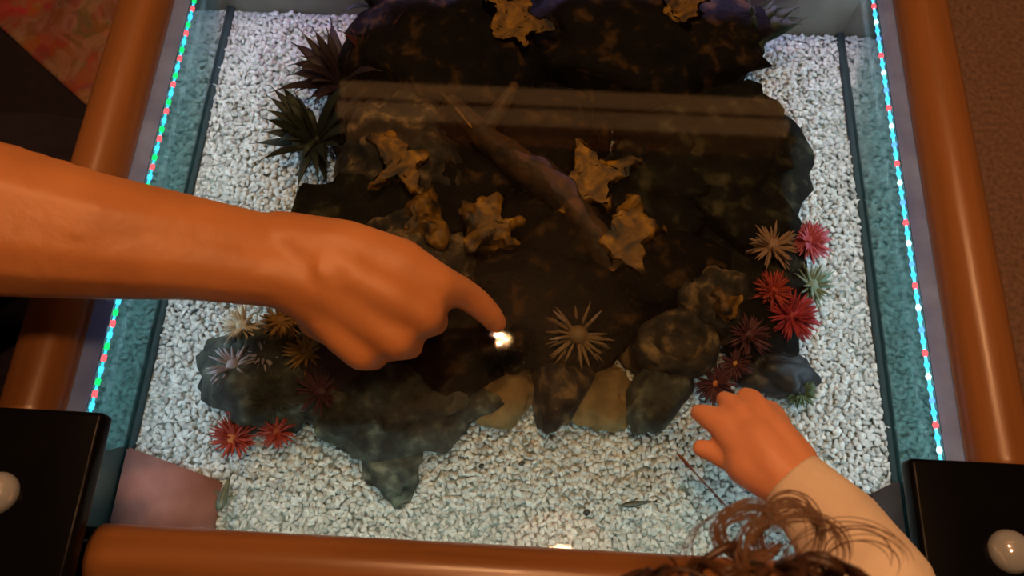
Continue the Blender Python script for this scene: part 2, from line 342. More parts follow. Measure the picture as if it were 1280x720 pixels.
# ------------------------------------------------------------------ gravel and water
bed = mkbm('gravel_bed', box_bm(-WX, WX, -.004, YB, -.13, ZG - .002), GRAVELBED, T, False)
def chips(n_sp):
    xs = np.arange(-WX + .002, WX - .002, n_sp); ys = np.arange(.0, YB - .001, n_sp)
    X, Y = np.meshgrid(xs, ys); X = X.ravel(); Y = Y.ravel(); n = len(X)
    X = X + rng.uniform(-.5, .5, n) * n_sp; Y = Y + rng.uniform(-.5, .5, n) * n_sp
    X = np.clip(X, -WX + .003, WX - .003); Y = np.clip(Y, 0, YB - .003)
    bm = bmesh.new(); bmesh.ops.create_cube(bm, size=1.5)
    bmesh.ops.bevel(bm, geom=bm.verts[:], offset=.45, affect='VERTICES')
    B = np.array([v.co[:] for v in bm.verts]); BF = [[v.index for v in f.verts] for f in bm.faces]; bm.free()
    # triangulate
    BF = [t for f in BF for t in [(f[0], f[i], f[i+1]) for i in range(1, len(f)-1)]]
    k = len(B)
    S = np.stack([rng.uniform(.0021, .0043, n), rng.uniform(.0017, .0032, n), rng.uniform(.0009, .0017, n)], 1)
    Q = rng.normal(size=(n, 4)); Q[:, 1:3] *= .24; Q /= np.linalg.norm(Q, axis=1)[:, None]
    w_, x, y, z = Q.T
    R = np.stack([1-2*(y*y+z*z), 2*(x*y-z*w_), 2*(x*z+y*w_), 2*(x*y+z*w_), 1-2*(x*x+z*z), 2*(y*z-x*w_), 2*(x*z-y*w_), 2*(y*z+x*w_), 1-2*(x*x+y*y)], 1).reshape(n, 3, 3)
    jit = 1 + rng.uniform(-.22, .22, (n, k, 1))
    P = np.einsum('nij,nkj->nki', R, (B[None] * jit) * S[:, None, :])
    Z = ZG - .0005 + rng.uniform(-.0012, .0016, n) + .0015 * np.sin(X * 40) * np.cos(Y * 33)
    P += np.stack([X, Y, Z], 1)[:, None, :]
    F = (np.array(BF)[None] + (np.arange(n) * k)[:, None, None]).reshape(-1, 3)
    return P.reshape(-1, 3), F
V, F = chips(.0034)
me = bpy.data.meshes.new('gravel'); me.vertices.add(len(V)); me.vertices.foreach_set('co', (V - np.array([0, .2, ZG])).ravel())
me.loops.add(F.size); me.loops.foreach_set('vertex_index', F.ravel().astype(np.int32))
me.polygons.add(len(F)); me.polygons.foreach_set('loop_start', np.arange(len(F), dtype=np.int32) * 3)
me.update(calc_edges=True); me.materials.append(GRAVEL)
gv = place(bpy.data.objects.new('gravel', me), (0, .2, ZG), None); tag(gv, 'white crushed gravel covering the tank bottom', 'gravel', None, 'stuff')
wt = mkbm('water', box_bm(-WX + .0005, WX - .0005, -.0035, YB - .0005, ZG - .0015, -.016), WATER, None, False)
tag(wt, 'clear water filling the tank over the gravel', 'water', None, 'stuff')

# ------------------------------------------------------------------ rocks
def rock(name, label, cat, u, v, z, rx, ry, rz, m, seed, rot=0, rough=.35, freq=1.6, facet=.0, sub=4, group=None, sink=.25, parent=None):
    V, F = ICO[sub]; V = V.copy(); off = Vector((seed * 7.3, seed * 3.1, seed * 1.7))
    out = np.empty_like(V)
    for i, p in enumerate(V):
        q = Vector(p)
        d = noise.fractal(q * freq + off, .8, 2.1, 6) + .35 * (.5 - abs(noise.noise(q * 3.1 + off)))
        r = noise.noise(q * freq * .7 + off * 1.3)
        c = noise.cell(q * 2.2 + off) if facet else 0
        out[i] = p * (1 + rough * d + .22 * r + facet * (c - .5))
    if facet:      # planar cuts give angular sides
        lr = np.random.default_rng(seed)
        for _ in range(int(9 * facet / .1)):
            nrm = lr.normal(size=3); nrm /= np.linalg.norm(nrm); k = lr.uniform(.62, .9)
            s = out @ nrm; over = s > k; out[over] -= ((s[over] - k) * .92)[:, None] * nrm
    out *= np.array([rx, ry, rz]); out = out @ _rz(rot).T
    c = at(u, v, z); zc = ZG + rz * (1 - sink)
    out += np.array([c[0], c[1], zc]); out[:, 2] = np.maximum(out[:, 2], ZG - .0015); hi = out[:, 2] > -.026; out[hi, 2] = -.026 + .008 * np.tanh((out[hi, 2] + .026) / .012); out[:, 1] = np.minimum(out[:, 1], YB - .002)
    o = mk(name, out, F, m, parent)
    if label: tag(o, label, cat, group)
    return o
G = 'rocks piled in the tank'
rock('rock', 'largest dark rock, at the right end of the pile', 'rock', 905, 175, -.03, .078, .085, .042, ROCK_GREEN, 1, .25, .2, 1.4, .1, group=G)
rock('rock', 'black rock at the back left of the pile, behind the purple plant', 'rock', 560, 30, -.03, .080, .070, .040, ROCK_DARK, 2, .1, .3, group=G)
rock('rock', 'black rock at the back of the pile, left of the lobed green plant', 'rock', 800, 40, -.03, .095, .065, .040, ROCK_DARK, 3, -.1, .3, group=G)
rock('rock', 'green-black wedge rock jutting left over the gravel above the wrist', 'rock', 440, 248, -.03, .070, .036, .030, ROCK_GREEN, 4, .12, .15, 1.2, .12, group=G)
rock('rock', 'brown streaked rock beside the dark green spiky plant', 'rock', 500, 180, -.03, .042, .055, .036, ROCK_MOTTLE, 5, .4, .3, group=G)
rock('rock', 'nearly black rock under the upper end of the driftwood', 'rock', 640, 150, -.04, .085, .052, .026, ROCK_DARK, 6, 0, .25, group=G)
rock('rock', 'black rock left of the driftwood, behind the antler coral', 'rock', 565, 225, -.04, .045, .045, .028, ROCK_DARK, 7, 0, .3, group=G)
rock('rock', 'wide black rock in the middle, right of the pointing fingertip', 'rock', 690, 365, -.03, .072, .052, .040, ROCK_DARK, 8, .2, .25, 1.5, .06, group=G)
rock('rock', 'black rock below the lower star coral', 'rock', 830, 325, -.03, .056, .040, .036, ROCK_DARK, 9, -.1, .25, 1.5, .06, group=G)
rock('rock', 'dark rock between the largest rock and the star corals', 'rock', 840, 215, -.03, .052, .045, .036, ROCK_GREEN, 10, .3, .3, group=G)
rock('rock', 'green-grey rock spreading below the fist', 'rock', 500, 495, -.04, .062, .036, .028, ROCK_GREY, 11, .25, .3, group=G)
rock('rock', 'small grey rock with a pointed tip, lowest of the pile', 'rock', 487, 558, -.06, .023, .034, .016, ROCK_GREY, 12, .2, .3, group=G)
rock('rock', 'brown rock under the curled fingers', 'rock', 560, 430, -.03, .046, .034, .036, ROCK_DARK, 13, .3, .3, group=G)
rock('rock', 'grey-green flat rock left of the pointed tip rock', 'rock', 445, 520, -.06, .036, .024, .016, ROCK_GREY, 14, -.3, .25, group=G)
rock('rock', 'mottled brown upright rock under the brown anemone', 'rock', 700, 472, -.05, .025, .036, .026, ROCK_MOTTLE, 15, -.2, .25, 1.8, .08, group=G)
rock('rock', 'grey-brown tongue-shaped rock in front of the round stone', 'rock', 828, 480, -.06, .019, .038, .022, ROCK_GREY, 16, -.45, .2, 1.4, group=G)
rock('rock', 'tan rock below the fingertip, beside the mottled rock', 'rock', 625, 480, -.06, .030, .032, .016, ROCK_TAN, 17, .1, .18, group=G)
rock('rock', 'flat tan slab behind the round stone', 'rock', 815, 415, -.06, .030, .030, .018, ROCK_TAN, 18, .05, .12, 1.2, .1, group=G)
rock('rock', 'pinkish tan rock between mottled and tongue-shaped rocks', 'rock', 752, 495, -.065, .026, .026, .013, ROCK_TAN, 19, 0, .25, group=G)
rock('rock', 'dark slate stone in front of the red anemones', 'rock', 980, 466, -.06, .026, .018, .015, flat('slate_stone', (.016, .016, .02)), 20, 0, .2, group=G)
rock('rock', 'brown rock left of the purple anemone, behind the round stone', 'rock', 893, 372, -.04, .030, .030, .034, ROCK_MOTTLE, 21, .2, .3, group=G)
rock('rock', 'dark rock bearing the right-hand anemones', 'rock', 945, 345, -.05, .042, .064, .022, ROCK_GREEN, 22, .1, .3, group=G)
rock('rock', 'dark green-grey rock bearing the left-hand anemones', 'rock', 345, 462, -.05, .052, .040, .020, ROCK_GREY, 23, .2, .3, group=G)
rock('rock', 'low black rock behind the wide middle rock', 'rock', 720, 290, -.04, .060, .045, .030, ROCK_DARK, 24, .1, .3, group=G)
rock('rock', 'low brown rock under the hand', 'rock', 500, 330, -.04, .060, .050, .030, ROCK_MOTTLE, 25, .1, .3, group=G)
rock('rock', 'dark purple-brown rock between hand and left-hand anemones', 'rock', 425, 450, -.05, .045, .034, .022, flat('purple_brown_rock', (.04, .016, .018)), 26, .1, .3, group=G)
rock('rock', 'black rock between the green and the purple spiky plants', 'rock', 462, 128, -.04, .040, .050, .024, ROCK_DARK, 27, .3, .3, group=G)
# round stone with a hollow top: rim and recess
c = at(851, 425, -.035); V, F = [], []
n = 28; prof = [(.026, -.040), (.030, -.026), (.027, -.010), (.021, -.006), (.016, -.012), (.010, -.016), (.0005, -.017)]
for r, z in prof:
    for j in range(n):
        a = j * 2 * math.pi / n; k = 1 + .12 * noise.noise(Vector((math.cos(a) * 1.5, math.sin(a) * 1.5, z * 40)))
        V.append((c[0] + r * k * math.cos(a) * 1.1, c[1] + r * k * math.sin(a) * .85, c[2] + z + .010))
for i in range(len(prof) - 1):
    for j in range(n): F.append((i*n+j, i*n+(j+1) % n, (i+1)*n+(j+1) % n, (i+1)*n+j))
tag(mk('rock', V, F, ROCK_MOTTLE), 'round stone with a hollow top, right of the flat tan slab', 'rock', G)
for lab, u, v, r, m in (('lilac pebble at the right edge of the largest rock', 985, 258, .0075, PEBBLE_LILAC), ('rounded brown pebble on the grey-green flat rock', 448, 525, .009, ROCK_MOTTLE),
                     ('dark pebble on the gravel right of the pointed tip rock', 602, 583, .0022, PEBBLE_DARK), ('tiny black pebble on the gravel in the middle foreground', 652, 580, .0022, PEBBLE_DARK),
                     ('dark speck of stone left of the small dark fish', 733, 641, .0026, PEBBLE_DARK)):
    o = rock('pebble', lab, 'pebble', u, v, ZG, r, r * .8, r * .7, m, int(u), .4, .12, sub=2, sink=-.2, group='single pebbles')
bpy.data.objects['pebble.001'].location.z += .018

# ------------------------------------------------------------------ driftwood and corals
def tubepath(px, rads, n=24, sides=12, wob=.12, seed=1):
    P = spline([at(*p) for p in px], n); R = np.interp(np.linspace(0, 1, n), np.linspace(0, 1, len(rads)), rads)
    V, F = tube(P, R, sides)
    for i in range(len(V)):
        c = P[i // sides]; k = 1 + wob * 2 * noise.fractal(Vector(V[i]) * 55 + Vector((seed, 0, 0)), 1, 2, 4); V[i] = c + (V[i] - c) * k
    return V, F
mb = MB(); mb.add(*tubepath([(548, 108, -.036), (600, 165, -.032), (650, 205, -.030), (700, 240, -.028), (752, 312, -.032), (775, 352, -.042)], [.006, .010, .013, .014, .012, .008], 40))
dw = mb.build('driftwood', BARK); tag(dw, 'gnarled brown driftwood branch lying diagonally across the rocks', 'driftwood')
mb = MB(); mb.add(*tubepath([(604, 166, -.030), (622, 140, -.026), (645, 106, -.024)], [.008, .007, .004], 16, seed=3)); mb.build('twig', BARK, dw)
mb = MB(); mb.add(*tubepath([(590, 160, -.024), (572, 138, -.022), (552, 116, -.020)], [.0012, .0018, .0008], 12, 6, seed=4)); mb.build('splinter', AMBER, dw)
def coral(label, u, v, z, arms, r0, r1, flatz=.6):
    c = at(u, v, z); ch = []
    ch.append([(*c, r0 * 1.25), (c[0], c[1], ZG + .02, r0 * 1.1)])
    for (au, av, dz) in arms:
        e = at(au, av, z + dz); mid = (c + e) / 2 + np.array([0, 0, .003])
        ch.append([(*c, r0), (*mid, (r0 + r1) / 2 * 1.05), (*e, r1)])
    V, F = blob(ch, .0022, 2)
    for i in range(len(V)):
        q = Vector(V[i]) * 70; V[i] += np.array(noise.noise_vector(q)) * .0060 + np.array(noise.noise_vector(q * 2.6)) * .0034
    V[:, 2] = np.minimum(V[:, 2], -.0170); V[:, 1] = np.minimum(V[:, 1], YB - .002)
    return tag(mk('coral', V, F, AMBER), label, 'coral', 'amber corals in the rock pile')
coral('amber star coral at the lower end of the driftwood', 738, 228, -.022, [(731, 178, .004), (765, 205, 0), (805, 198, 0), (690, 232, 0), (702, 262, 0), (762, 258, 0)], .0125, .0045)
coral('lower amber star coral above the wide black rock', 783, 297, -.024, [(790, 250, 0), (822, 287, 0), (800, 340, 0), (752, 305, 0), (770, 335, 0)], .0125, .0045)
coral('amber antler coral above the pointing finger', 605, 290, -.026, [(578, 258, 0), (600, 250, .004), (625, 245, .004), (652, 278, 0), (640, 305, 0), (588, 312, 0)], .010, .0042)
coral('brown fan coral left of the driftwood, behind the hand', 500, 205, -.020, [(462, 172, 0), (490, 165, 0), (525, 240, 0), (470, 232, 0), (525, 195, 0)], .009, .004)
coral('yellow-brown coral at the back centre of the pile', 640, 18, -.014, [(610, -4, 0), (628, 40, 0), (655, -8, 0), (690, 30, 0), (655, 48, 0)], .013, .006)
coral('yellow pointed coral at the back right of the pile', 856, 4, -.014, [(855, 28, 0), (832, -10, 0), (882, -6, 0), (875, 14, 0)], .012, .005)
coral('brown knobbly coral just below the wrist side of the wedge rock', 530, 275, -.030, [(505, 295, 0), (540, 250, 0), (515, 265, 0), (545, 300, 0)], .011, .006)
coral('small brown coral at the right, above the round stone', 905, 378, -.028, [(885, 360, 0), (922, 372, 0), (900, 395, 0)], .008, .004)

# ------------------------------------------------------------------ anemones
def anemone(label, u, v, z, R, cols, n=60, lift=.45, thick=.0012, disc=None, disccol=None, seed=0, droop=.2):
    lr = np.random.default_rng(seed + 100); c = at(u, v, z)
    e = empty('anemone', (c[0], c[1], c[2] - R * .3), label, 'anemone', 'sea anemones in the tank')
    mb = MB()
    for i in range(n):
        az = lr.uniform(0, 2 * math.pi); el = math.asin(lr.uniform(-.1, 1)) * (1 - lift) + lr.uniform(0, .2)
        L = R * lr.uniform(.75, 1.08); d = np.array([math.cos(az) * math.cos(el), math.sin(az) * math.cos(el), math.sin(el)])
        p = [c + d * L * t - np.array([0, 0, droop * L * t * t * .5]) for t in (0.05, .4, .75, 1)]
        mb.add(*tube(p, [thick * 1.3, thick * 1.15, thick * .8, thick * .2], 5))
    mb.build('tentacles', cols, e)
    V, F = ICO[2]; k = disc or R * .28
    mk('disc', V * np.array([k, k, k * .7]) + c + np.array([0, 0, R * .12]), F, disccol or cols, e)
    V, F = tube([c - np.array([0, 0, .0]), c - np.array([0, 0, R * .5])], [R * .25, R * .32], 12); mk('column', V, F, cols, e)
    return e
def am(name, c): return mat(name, [(.3, tuple(x * .7 for x in c)), (.7, c)], 90, .6, 4)
RED = am('red_tentacle', (.42, .045, .025)); PINK = am('pink_tentacle', (.55, .10, .14)); CRIM = am('crimson_tentacle', (.45, .035, .055))
ORNG = am('orange_disc', (.7, .22, .05)); CREAM = am('cream_tentacle', (.75, .64, .48)); LILAC = am('lilac_tentacle', (.45, .38, .42)); GOLD = am('amber_tentacle', (.42, .20, .03))
PALEG = am('pale_green_tentacle', (.24, .34, .26)); BEIGE = am('peach_tentacle', (.38, .22, .14)); PURP = am('purple_tentacle', (.10, .022, .035)); BRN = am('brown_tentacle', (.20, .12, .045)); DGRN = am('dark_green_tentacle', (.035, .05, .03))
anemone('red anemone with orange centre, lowest on the left', 293, 548, -.062, .0185, RED, 90, .35, .0011, .005, ORNG, 1)
anemone('smaller red anemone right of the orange-centred one', 347, 540, -.062, .0145, RED, 80, .35, .0011, .0042, am('coral_red_disc', (.6, .16, .06)), 2)
anemone('dark red anemone just behind the orange-centred one', 297, 510, -.060, .011, CRIM, 60, .35, .0011, seed=3)
anemone('cream anemone with thick arms at the left edge', 304, 408, -.050, .018, CREAM, 34, .45, .0014, seed=4)
anemone('lilac-grey anemone below the cream one', 293, 458, -.052, .020, LILAC, 50, .45, .0012, seed=5)
anemone('amber anemone half hidden by the wrist', 352, 402, -.044, .017, GOLD, 60, .4, .0013, seed=6)
anemone('amber anemone beside the heel of the hand', 384, 442, -.044, .018, GOLD, 60, .4, .0013, seed=7)
anemone('dark purple anemone below the hand', 402, 490, -.050, .021, PURP, 80, .35, .0012, seed=8)
anemone('dark green anemone between purple and red ones on the left', 338, 500, -.052, .017, DGRN, 70, .35, .0012, seed=9)
anemone('pale lilac anemone in the gap right of the cream one', 330, 445, -.050, .014, LILAC, 36, .4, .0012, seed=20)
anemone('peach anemone at the top of the right-hand group', 965, 308, -.040, .022, BEIGE, 60, .35, .0013, seed=10)
anemone('pink anemone at the far right of the group', 1010, 303, -.052, .019, PINK, 110, .3, .0013, seed=11)
anemone('pale green spiky anemone on the right, below the pink one', 1014, 358, -.052, .0205, PALEG, 50, .4, .0012, seed=12)
anemone('bright crimson anemone, lowest right of the group', 988, 396, -.048, .0215, CRIM, 120, .3, .0014, seed=13)
anemone('orange-red anemone left of the bright crimson one', 966, 365, -.040, .017, RED, 90, .3, .0013, seed=14)
anemone('dark purple anemone left of the red ones on the right', 935, 420, -.046, .019, PURP, 80, .35, .0012, seed=15)
anemone('reddish-brown anemone with orange dot, above the toddler hand', 893, 480, -.060, .017, PURP, 70, .35, .0012, .0032, ORNG, 16)
anemone('dark anemone with yellow dot, beside the slate stone', 918, 455, -.056, .014, PURP, 60, .35, .0012, .0028, am('yellow_disc', (.6, .3, .05)), 17)
anemone('green anemone on the gravel by the toddler fingers', 1000, 490, -.068, .014, am('moss_tentacle', (.09, .15, .07)), 70, .3, .0012, seed=18)
anemone('brown anemone with long arms on the mottled upright rock', 722, 420, -.026, .026, BRN, 50, .55, .0013, seed=19)

# ------------------------------------------------------------------ plants
def leaf(parent, base, tip, wid, m, bend=.01, n=8, fl=.16):
    base, tip = np.array(base), np.array(tip); tip[1] = min(tip[1], .454); d = tip - base
    side = np.cross(d, [0, 0, 1.0]); side /= np.linalg.norm(side) + 1e-9
    P = [base + d * t + np.array([0, 0, bend * math.sin(t * math.pi)]) for t in np.linspace(0, 1, n)]
    R = [wid * (math.sin(math.pi * (t * .86 + .12)) ** .8) for t in np.linspace(0, 1, n - 1)] + [wid * .08]
    V, F = tube(P, R, 8, flat=fl); return mk('leaf', V, F, m, parent)
def plant(label, u, v, z, tips, wid, m, extra=0, seed=0, R=.05, stemm=None, fl=.16):
    lr = np.random.default_rng(seed + 50); c = at(u, v, z); c[2] = ZG
    e = empty('aquarium_plant', c, label, 'plant', 'plants in the tank')
    V, F = tube([c, c + np.array([0, 0, .012]), c + np.array([0, 0, .022])], [.006, .005, .003], 8); mk('stem', V, F, stemm or m, e)
    for (tu, tv, tz) in tips: leaf(e, c + np.array([0, 0, lr.uniform(.008, .02)]), at(tu, tv, tz), wid * lr.uniform(.8, 1.15), m, lr.uniform(.004, .014), fl=fl)
    for i in range(extra):
        a = lr.uniform(0, 2 * math.pi); r = R * lr.uniform(.5, 1)
        leaf(e, c + np.array([0, 0, lr.uniform(.008, .02)]), c + np.array([math.cos(a) * r, math.sin(a) * r, lr.uniform(.02, .06)]), wid * lr.uniform(.7, 1.1), m, lr.uniform(.004, .014), fl=fl)
PGREEN = am('dark_green_leaf', (.012, .020, .010)); PPURP = am('dark_purple_leaf', (.024, .008, .018)); PRED = am('dark_red_leaf', (.085, .010, .010)); POLIVE = am('olive_leaf', (.022, .040, .008))
plant('dark green spiky plant at the left edge of the pile', 392, 165, -.05, [(332, 118, -.04), (326, 165, -.045), (345, 178, -.05), (360, 200, -.06), (350, 135, -.03), (375, 208, -.06), (338, 150, -.05), (370, 118, -.02), (362, 165, -.03)], .0052, PGREEN, 26, 1, .058)
plant('dark purple spiky plant at the back left of the pile', 425, 95, -.05, [(362, 52, -.04), (358, 95, -.05), (408, 34, -.03), (376, 70, -.04), (395, 60, -.03), (440, 55, -.03), (385, 105, -.04), (370, 88, -.03)], .0056, PPURP, 26, 2, .060)
plant('dark red feathery plant right of the purple spiky one', 462, 70, -.05, [(440, 30, -.03), (452, 40, -.03), (462, 45, -.03), (475, 50, -.03), (485, 42, -.03), (430, 45, -.03)], .0036, PRED, 12, 3, .04)
plant('lobed dark green plant at the back right of the pile', 935, 38, -.05, [(1016, 20, -.034), (1000, 8, -.028), (985, 36, -.034), (955, 66, -.04), (1002, 30, -.034), (975, 6, -.03), (940, 8, -.02), (985, 22, -.026)], .0105, POLIVE, 8, 4, .035, fl=.5)
plant('thin dark plant at the back edge, above the red feathery one', 470, 0, -.05, [(428, 14, -.03), (440, -5, -.03), (455, -10, -.03), (500, 12, -.03)], .0035, PGREEN, 8, 5, .04)

# ------------------------------------------------------------------ fish
def fish(label, head, tail, z, wid, m):
    a, b = at(*head, z), at(*tail, z); d = b - a; L = np.linalg.norm(d); dn = d / L
    e = empty('fish', ((a + b) / 2) - np.array([0, 0, wid]), label, 'fish', 'small fish in the tank')
    ts = np.linspace(0, .8, 12); R = [wid * x for x in (.15, .6, .85, .98, 1, .95, .85, .72, .58, .45, .34, .28)]
    V, F = tube([a + d * t for t in ts], R, 12); mk('body', V, F, m, e)
    s = np.cross(dn, [0, 0, 1.0]); p0 = a + d * .78; mb = MB()
    th = np.array([0, 0, .0003])
    def fan(pts):
        k = len(pts); V = [p + th for p in pts] + [p - th for p in pts]
        return V, [list(range(k)), list(range(2*k-1, k-1, -1))] + [[i, (i+1) % k + 0, k + (i+1) % k, k + i] for i in range(k)]
    mk('tail_fin', *fan([p0, a + d * 1.0 + s * wid * .8 + np.array([0, 0, wid * .7]), a + d * .93, a + d * 1.0 - s * wid * .6 - np.array([0, 0, wid * .7])]), m, e, False)
    for q in (-1, 1):
        r = a + d * .33 + s * q * wid * .8; mk('side_fin', *fan([r, r + d * .1 + s * q * wid * 1.1, r + d * .16 + s * q * wid * .5]), m, e, False)
        V, F = ICO[1]; mk('eye', V * wid * .16 + a + d * .09 + s * q * wid * .5 + np.array([0, 0, wid * .25]), F, BLACK, e)
fish('small dark fish swimming over the gravel in front', (776, 632), (824, 626), -.055, .0022, FISH_DARK)
fish('olive fish near the left corner block, below the red anemone', (272, 640), (290, 588), -.050, .0036, FISH_OLIVE)

# ------------------------------------------------------------------ adult: right arm pointing at the glass
def J(u, v, z, r): return (*at(u, v, z), r)
elbow = (-.405, .150, .172, .047); shoulder = (-.64, .06, .31, .060)
wr1, wr2 = J(352, 306, .072, .0215), J(358, 345, .072, .0205)
arm = []
arm.append([shoulder, (-.53, .10, .245, .050), elbow])
arm.append([elbow, J(0, 262, .118, .0375), J(120, 288, .104, .0335), J(240, 300, .088, .0265), J(330, 312, .074, .0225), wr1])
arm.append([elbow, J(0, 292, .115, .0365), J(120, 310, .102, .0305), J(240, 325, .087, .0245), J(330, 340, .074, .0215), wr2])
MC = {'i': J(545, 356, .058, .0142), 'm': J(528, 392, .058, .0140), 'r': J(494, 424, .053, .0132), 'p': J(452, 440, .047, .0120)}
arm.append([wr1, J(430, 312, .072, .0190), J(500, 330, .066, .0165), MC['i']])
arm.append([wr1, J(440, 345, .072, .0180), J(490, 370, .066, .0160), MC['m']])
arm.append([wr2, J(420, 365, .067, .0175), MC['r']])
arm.append([wr2, J(405, 385, .058, .0165), J(430, 418, .052, .0135), MC['p']])
arm.append([J(420, 345, .056, .020), J(500, 380, .046, .018)])                     # palm
arm.append([J(400, 395, .046, .0155), J(450, 425, .036, .0135)])                   # heel of the hand
arm.append([MC['i'], J(578, 366, .040, .0105), J(596, 378, .030, .0099), J(612, 393, .019, .0088), J(620, 404, .0095, .0078)])   # index, straight
arm.append([MC['m'], J(543, 402, .030, .0098), J(520, 410, .018, .0092), J(495, 402, .024, .0082)])       # curled fingers
arm.append([MC['r'], J(512, 432, .027, .0095), J(490, 436, .017, .0088), J(468, 424, .023, .0080)])
arm.append([MC['p'], J(468, 448, .024, .0085), J(450, 446, .016, .0078), J(435, 434, .022, .0070)])
arm.append([J(395, 320, .052, .0165), J(460, 318, .042, .0150), J(510, 345, .030, .0115), J(530, 372, .022, .0095)])   # thumb folded under
arm.append([J(440, 310, .070, .0152), J(505, 322, .058, .0125)])                    # web of the thumb
for k, (u, v, z) in {'i': (520, 344, .0715), 'm': (497, 374, .0735), 'r': (470, 402, .0665), 'p': (440, 420, .058)}.items():       # tendons
    arm.append([J(400, 322 + (v - 344) * .25, .0880, .0034), J(u, v, z + .0012, .0038)])
arm.append([J(412, 317, .0825, .0085), J(428, 322, .0815, .0080)])                 # wrist bone
arm.append([J(372, 368, .074, .0090), J(380, 372, .073, .0085)])
# upper body, so the arm belongs to someone
arm.append([shoulder, (-.70, .20, .33, .065), (-.64 - .12, .34, .31, .060)])
arm.append([(-.70, .20, .33, .07), (-.71, .20, .40, .052), (-.69, .20, .46, .055)])
arm.append([(-.68, .20, .53, .078), (-.665, .20, .505, .072), (-.655, .20, .465, .055)])
arm.append([(-.60, .20, .49, .012), (-.588, .20, .475, .014)])                      # nose
arm.append([(-.69, .12, .50, .012), (-.69, .12, .485, .010)]); arm.append([(-.69, .28, .50, .012), (-.69, .28, .485, .010)])   # ears
arm.append([(-.70, .20, .31, .10), (-.72, .20, .10, .12), (-.74, .20, -.12, .13), (-.74, .20, -.20, .13)])
arm.append([(-.76, .34, .31, .055), (-.80, .42, .05, .045), (-.74, .40, -.14, .036), (-.68, .36, -.19, .03)])
adult = empty('person', (-.74, .2, -H), 'adult kneeling at the left, pointing at the glass with one index finger', 'person', None)
V, F = blob(arm, .0026, 8)
mk('body', V, F, SKIN, adult)
sh = [[(-.74, .20, -.22, .155), (-.72, .20, .10, .145), (-.70, .20, .30, .125)], [(-.70, .20, .32, .09), (-.64, .06, .31, .078), (-.58, .083, .277, .072), (-.545, .095, .257, .068)],
      [(-.70, .20, .32, .09), (-.76, .34, .31, .075), (-.785, .385, .18, .068)]]
V, F = blob(sh, .008, 4); mk('shirt', V, F, flat('dark_shirt', (.03, .03, .05), .9), adult)
tr = [[(-.76, .12, -.24, .13), (-.56, .02, -.33, .09), (-.50, 0.0, -.36, .08)], [(-.50, 0.0, -.37, .075), (-.80, .06, -.385, .06)],
      [(-.76, .28, -.24, .13), (-.58, .40, -.33, .09), (-.53, .42, -.36, .08)], [(-.53, .42, -.37, .075), (-.82, .36, -.385, .06)], [(-.76, .12, -.24, .13), (-.76, .28, -.24, .13)]]
V, F = blob(tr, .008, 4); mk('trousers', V, F, BLACKCLOTH, adult)
V, F = blob([[(-.71, .20, .56, .082), (-.73, .20, .50, .080)], [(-.72, .20, .57, .08), (-.74, .2, .45, .07)]], .008, 4); mk('hair', V, F, HAIR, adult)

# ------------------------------------------------------------------ toddler: right hand on the glass, head below the lens
kid = empty('person', (.11, -.19, -H), 'toddler at the front right, hand flat on the glass, curly dark hair', 'person', None)
hc = at(965, 1050, .20)                                           # head centre
hx, hy = hc[0], hc[1]
K = []
wk = J(985, 600, .028, .0185)
K.append([wk, J(1040, 655, .038, .0215), J(1100, 735, .066, .0245), (.205, -.10, .078, .028)])
K.append([(.205, -.10, .078, .028), (hx + .085, hy - .02, .075, .034), (hx + .05, hy - .03, .09, .038)])
K.append([wk, J(962, 575, .027, .0175), J(945, 552, .024, .0160)]); K.append([J(975, 600, .026, .0165), J(935, 580, .022, .0145)])
K.append([J(990, 580, .027, .0165), J(968, 548, .023, .0145), J(958, 530, .020, .0110)])
K.append([J(930, 560, .023, .0125), J(905, 533, .018, .0098), J(886, 521, .013, .0080), J(874, 516, .0080, .0060)])        # index
K.append([J(944, 546, .024, .0115), J(925, 519, .020, .0094), J(913, 505, .013, .0074), J(905, 499, .0075, .0056)])         # middle
K.append([J(960, 541, .024, .0110), J(950, 512, .020, .0080), J(940, 498, .013, .0066), J(931, 494, .0075, .0056)])         # ring
K.append([J(975, 548, .022, .0105), J(971, 524, .018, .0074), J(964, 512, .012, .0060), J(957, 508, .007, .0050)])          # little
K.append([J(945, 590, .020, .0120), J(915, 575, .014, .0086), J(893, 565, .011, .0072), J(876, 560, .008, .0058)])         # thumb
K.append([(hx, hy, .2, .072), (hx, hy + .012, .185, .066), (hx, hy + .03, .155, .045)])                                   # head
K.append([(hx, hy + .068, .165, .007), (hx, hy + .075, .158, .008)])                                                       # nose
for s in (-1, 1): K.append([(hx + s * .070, hy, .175, .010), (hx + s * .072, hy - .003, .16, .008)])                       # ears
K.append([(hx, hy - .01, .14, .036), (hx, hy - .02, .08, .045), (hx, hy - .03, -.05, .075), (hx, hy - .03, -.12, .078)])
K.append([(hx, hy - .02, .085, .045), (hx - .085, hy - .02, .07, .034), (hx - .13, hy - .01, -.03, .027), (hx - .14, hy - .0, -.12, .022)])
for s in (-1, 1): K.append([(hx + s * .045, hy - .03, -.14, .055), (hx + s * .05, hy - .02, -.28, .042), (hx + s * .05, hy - .03, -.42, .028), (hx + s * .05, hy + .03, -.43, .022)])
V, F = blob(K, .0018, 5)
mk('body', V, F, KIDSKIN, kid)
S = [[J(1001, 612, .031, .0225), J(1045, 660, .040, .0275), J(1100, 737, .067, .0295), (.205, -.10, .078, .034), (hx + .085, hy - .02, .075, .042), (hx, hy - .02, .07, .055)],
     [(hx, hy - .02, .07, .055), (hx, hy - .03, -.05, .088), (hx, hy - .03, -.15, .092)], [(hx, hy - .02, .07, .055), (hx - .085, hy - .02, .07, .042), (hx - .12, hy - .01, -.02, .034)]]
V, F = blob(S, .0032, 4)
